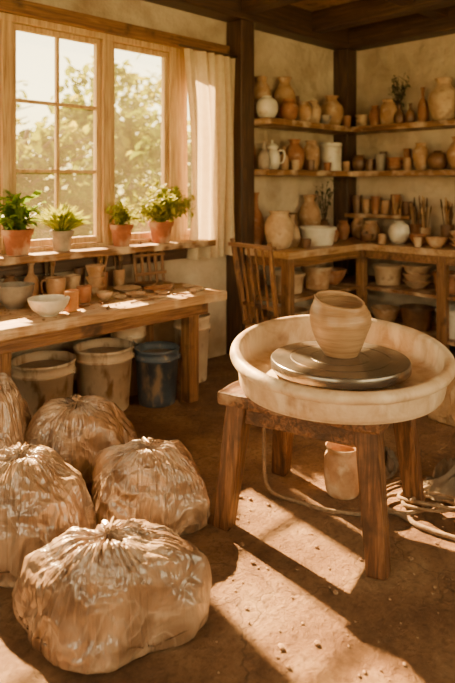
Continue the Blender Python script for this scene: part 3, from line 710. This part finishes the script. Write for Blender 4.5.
def heap(name,loc,a,b,h,rot,m,label,cat,seed=0,fold=1):
    bm=bmesh.new(); n=60; g=[]
    for j in range(n+1):
        row=[]
        for k in range(n+1):
            x=(k/n*2-1); y=(j/n*2-1)
            fx=x*math.sqrt(1-y*y/2); fy=y*math.sqrt(1-x*x/2); d=math.sqrt(fx*fx+fy*fy)
            rad=1+.35*noise.noise(Vector((fx*1.5+seed,fy*1.5,3)))
            e=max(0,1-d**2)
            v=(1-abs(noise.noise(Vector((fx*2.2+seed,fy*2.2,0))))*2.2)+.4*abs(noise.noise(Vector((fx*6,fy*6,seed))))
            z=h*(e**.6)*(.15+.85*max(0,v))+.004
            row.append(bm.verts.new((fx*a*rad,fy*b*rad,z)))
        g.append(row)
    for j in range(n):
        for k in range(n): bm.faces.new((g[j][k],g[j][k+1],g[j+1][k+1],g[j+1][k]))
    bmesh.ops.solidify(bm,geom=bm.faces[:],thickness=.003)
    return from_bm(bm,name,smooth=True,m=m,loc=loc,rot=(0,0,rot),label=label,category=cat)
heap('crumpled_cloth',dg(1.22,3.06,.004),.27,.14,.18,-.5,M_rag,'crumpled grey clay-stained cloth on the floor','cloth',2)
heap('rag',dg(.80,3.28,.004),.16,.10,.10,.3,M_rag,'small crumpled rag on the floor','cloth',9)
def crumbs(name,n,pf,smax,label,seed):
    bm=bmesh.new(); rg=random.Random(seed)
    for k in range(n):
        p=pf(rg); s=rg.uniform(.002,smax)*(1.9 if rg.random()<.15 else 1)
        vs=bmesh.ops.create_icosphere(bm,subdivisions=1,radius=s)['verts']
        for v in vs: v.co=Vector((v.co.x*rg.uniform(.8,1.4),v.co.y*rg.uniform(.8,1.4),v.co.z*.7))+Vector((p.x,p.y,p.z+s*.6))
    from_bm(bm,name,m=M_crumb,label=label,category='clay crumbs',kind='stuff')
crumbs('clay_crumbs',560,lambda g:dg(g.uniform(-.05,1.5),g.uniform(1.5,4.2)),.006,'small dry clay crumbs scattered over the floor',3)
crumbs('clay_scraps',160,lambda g:Vector((g.uniform(1.4,3.05),g.uniform(3.13,3.6),ZT)),.006,'crumbs of dry clay scattered on the worktable',4)

# ---------------------------------------------------------------- bags of clay
BP=cr([(.03,.955),(.12,.975),(.28,.965),(.46,.92),(.64,.835),(.80,.70),(.91,.53),(.975,.36),(1.0,.21),(.99,.10),(.94,.03),(.8,0),(.45,0),(.05,0)],8)
def ridge(v): return (1-2.2*abs(noise.noise(v)))
def bag(R,D,a,b,H,seed,rot,label,pk=(0,0),sack=False,m=None,base=0):
    rt=root('clay_bag' if not sack else 'sack',label,'bag' if not sack else 'sack',loc=dg(R,D,.001+base),rot=(0,0,rot-math.pi/4),**({} if sack else dict(group='bags of clay on the floor')))
    bm=bmesh.new(); ns=380
    rings=[]; n=len(BP)
    for i,(rho,zz) in enumerate(BP):
        t=i/(n-1); up=zz>.2
        ring=[]
        wt=(math.exp(-(rho/.62)**2) if up else 0)
        side=min(1,max(0,(rho-.25)/.4))
        for k in range(ns):
            th=2*math.pi*k/ns; cx,cy=math.cos(th),math.sin(th)
            # irregular folds running out from the tie
            tw=.5*noise.noise(Vector((cx*1.5,cy*1.5,rho*1.5+seed)))
            ax,ay=math.cos(th+tw),math.sin(th+tw)
            pl=.50*ridge(Vector((ax*2.6+seed*5,ay*2.6,rho*.7)))+.38*ridge(Vector((ax*5.2,ay*5.2+seed*5,rho*1.1)))+.25*ridge(Vector((ax*9.5,ay*9.5,rho*1.6+seed)))-.4
            pos=Vector((cx*rho,cy*rho,zz*.9))
            lump=noise.noise(pos*1.2+Vector((seed,0,0)))
            l2=noise.noise(pos*2.6+Vector((seed,0,9)))
            wv=Vector((cx*rho*2.4,cy*rho*2.4,zz*1.5))+Vector((seed*3,0,0))
            wv+=Vector((noise.noise(wv*.8),noise.noise(wv*.8+Vector((7,0,0))),noise.noise(wv*.8+Vector((0,7,0)))))*.9
            crum=.55*ridge(wv)+.35*ridge(wv*2.2)+.12*ridge(wv*4.4)-.35
            boxy=1+.07*math.cos(4*th+seed)+.05*math.cos(3*th+seed*2)
            rad=rho*(1+(boxy-1)*rho)*(1+.20*lump*rho+.09*l2*rho)
            x=rad*a*cx; y=rad*b*cy
            z=H*zz+(.045*lump+.03*l2)*(1 if up else zz*2)
            slope=rho if up else 1
            dsp=.034*pl*wt*min(1,rho*5)+.017*crum*side*(1 if zz>.03 else .2)
            x+=dsp*cx*slope; y+=dsp*cy*slope; z+=dsp*(1-slope*.6)
            z+= .020*math.exp(-(rho/.06)**2)*up - .012*math.exp(-((rho-.16)/.11)**2)*up
            sh=max(0,zz-.1); x+=pk[0]*sh; y+=pk[1]*sh
            ring.append(bm.verts.new((x,y,max(z,0.0))))
        rings.append(ring)
    for A,B in zip(rings,rings[1:]):
        for k in range(ns): bm.faces.new((A[k],A[(k+1)%ns],B[(k+1)%ns],B[k]))
    zt=sum(v.co.z for v in rings[0])/ns; px=pk[0]*.86; py=pk[1]*.86
    c0=bm.verts.new((px,py,zt+.004)); c1=bm.verts.new((0,0,0))
    for k in range(ns):
        bm.faces.new((c0,rings[0][(k+1)%ns],rings[0][k])); bm.faces.new((c1,rings[-1][k],rings[-1][(k+1)%ns]))
    off=Vector((px,py,0))
    for v in bm.verts: v.co-=off
    from_bm(bm,'body',smooth=True,m=m or M_bag,parent=rt,loc=off)
    bm=bmesh.new(); add_tube(bm,[(px+.011*math.cos(q),py+.011*math.sin(q),zt+.003) for q in [2*math.pi*k/20 for k in range(21)]],.0045,8)
    from_bm(bm,'tie',smooth=True,m=M_rope,parent=rt)
    bm=bmesh.new(); rings=[]
    for i in range(7):
        t=i/6; ring=[]
        for k in range(72):
            th=2*math.pi*k/72; r=(.010+.013*t**1.3)*(1+(.1+.2*t)*math.sin(9*th+seed)+.25*t*math.sin(4*th+seed*2))
            ring.append(bm.verts.new((px+r*math.cos(th)+.010*t*t*math.cos(seed),py+r*math.sin(th)+.010*t*t*math.sin(seed),zt-.004+.024*t+.007*t*math.sin(5*th+seed))))
        rings.append(ring)
    for A,B in zip(rings,rings[1:]):
        for k in range(72): bm.faces.new((A[k],A[(k+1)%72],B[(k+1)%72],B[k]))
    cc=bm.verts.new((px,py,zt+.012))
    for k in range(72): bm.faces.new((cc,rings[-1][k],rings[-1][(k+1)%72]))
    from_bm(bm,'gathered_neck',smooth=True,m=M_tie,parent=rt)
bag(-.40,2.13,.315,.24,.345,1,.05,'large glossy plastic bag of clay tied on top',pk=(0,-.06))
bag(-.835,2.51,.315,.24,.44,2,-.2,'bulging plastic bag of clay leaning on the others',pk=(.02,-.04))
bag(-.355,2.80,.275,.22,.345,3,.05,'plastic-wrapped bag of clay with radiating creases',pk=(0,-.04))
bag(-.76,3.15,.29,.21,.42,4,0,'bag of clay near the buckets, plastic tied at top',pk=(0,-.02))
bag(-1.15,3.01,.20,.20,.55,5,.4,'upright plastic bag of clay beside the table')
bag(1.52,3.95,.20,.17,.27,8,.3,'pale burlap sack resting on the floor',sack=True,m=M_sack)

# ---------------------------------------------------------------- outside
box('ground',(-30,YW+.3,-.5),(40,60,-.3),M_grass,bev=0,**ST)
def tree(R,D,h,seed,r,n,label,low=.1):
    rng=random.Random(seed); p0=dg(R,D)
    rt=root('tree',label,'tree',loc=(p0.x,p0.y,-.3),group='sunlit trees in the garden')
    bm=bmesh.new(); add_tube(bm,cr([(0,0,0),(.1,.05,h*.3),(-.05,.1,h*.65),(0,0,h*.9)],5),.11,10,.03)
    for k in range(9):
        a=rng.uniform(0,6.28); z=h*rng.uniform(.3,.75); add_tube(bm,cr([(0,0,z),(math.cos(a)*r*.4,math.sin(a)*r*.4,z+.3),(math.cos(a)*r*.8,math.sin(a)*r*.8,z+.5)],4),.035,6,.01)
    from_bm(bm,'trunk',smooth=True,m=M_bark,parent=rt)
    bm=bmesh.new(); random.seed(seed)
    cl=[]
    for _ in range(34):
        a=rng.uniform(0,6.28); q=r*math.sqrt(rng.random())*.8; cl.append((Vector((math.cos(a)*q,math.sin(a)*q,h*rng.uniform(low,.93))),rng.uniform(.25,.45)))
    for i in range(n):
        c,s=rng.choice(cl); p=c+Vector((rng.gauss(0,s*.5),rng.gauss(0,s*.5),rng.gauss(0,s*.45)))
        if p.z<.2 or p.z>h or math.hypot(p.x,p.y)>r: continue
        add_leaf(bm,p,rng.uniform(.14,.26),wf=.7)
    from_bm(bm,'foliage',m=M_tree,parent=rt,kind='stuff')
for i,(R,D,h,r) in enumerate(((-2.9,9.0,2.9,1.1),(-.7,9.4,2.8,1.05),(-5.0,11.0,4.2,1.3),(-2.3,12.2,4.2,1.4),(.6,12.6,4.2,1.4),(-6.2,15.5,5.6,1.7),(-2.6,16.4,5.0,1.7),(1.2,16.8,6.2,1.8))):
    tree(R,D,h,20+i,r,2600,'leafy garden tree glowing yellow-green in the sun')

# ---------------------------------------------------------------- light
el=math.radians(36); az=Vector((-.13,-.8,0)).normalized()
sd=az*math.cos(el); sd.z=-math.sin(el)
sl=bpy.data.lights.new('sun','SUN'); sl.energy=75; sl.color=(1,.63,.27); sl.angle=math.radians(1.1)
so=bpy.data.objects.new('sun',sl); so.rotation_euler=sd.to_track_quat('-Z','Y').to_euler(); so.location=(6,12,8); COL.objects.link(so)
def area(name,loc,rot,sx,sy,portal=False,e=0,col=(1,1,1)):
    l=bpy.data.lights.new(name,'AREA'); l.shape='RECTANGLE'; l.size=sx; l.size_y=sy; l.cycles.is_portal=portal; l.energy=e; l.color=col
    o=bpy.data.objects.new(name,l); o.location=loc; o.rotation_euler=rot; COL.objects.link(o)
area('portal',((WX0+WX1)/2,YW+.2,(WZ0+WZ1)/2),(math.radians(-90),0,0),WX1-WX0,WZ1-WZ0,True)
area('window_daylight',(XL-.3,.8,1.75),(math.radians(90),0,math.radians(-90)),3.3,1.8,False,45,(1,.76,.50))  # added fill lamp outside the unseen left window
area('window_daylight',(2.6,YF-.3,1.75),(math.radians(90),0,0),3.9,1.8,False,42,(1,.76,.48))  # added fill lamp outside the unseen front window
w=bpy.data.worlds.new('World'); S.world=w; w.use_nodes=True; nt=w.node_tree; N=nt.nodes; L=nt.links
bg=N['Background']; tc=N.new('ShaderNodeTexCoord'); sx=N.new('ShaderNodeSeparateXYZ'); L.new(tc.outputs['Generated'],sx.inputs[0])
rp=N.new('ShaderNodeValToRGB'); e=rp.color_ramp.elements; e.new(.25); 
for el_,p,c in zip(e,(0,.14,.5),((.95,.70,.20,1),(1,.86,.46,1),(.72,.56,.36,1))): el_.position=p; el_.color=c
L.new(sx.outputs[2],rp.inputs[0]); L.new(rp.outputs[0],bg.inputs['Color']); bg.inputs['Strength'].default_value=6.3

# ---------------------------------------------------------------- camera
cd=bpy.data.cameras.new('camera'); cd.sensor_fit='VERTICAL'; cd.sensor_height=36; cd.sensor_width=24; cd.lens=620/683*36
cd.shift_y=-156.5/683; cd.clip_start=.05
cd.dof.use_dof=True; cd.dof.focus_distance=2.7; cd.dof.aperture_fstop=2.0
co=bpy.data.objects.new('camera',cd); co.location=(0,0,1.5); co.rotation_euler=(math.radians(90),0,math.radians(-45)); COL.objects.link(co)
S.camera=co
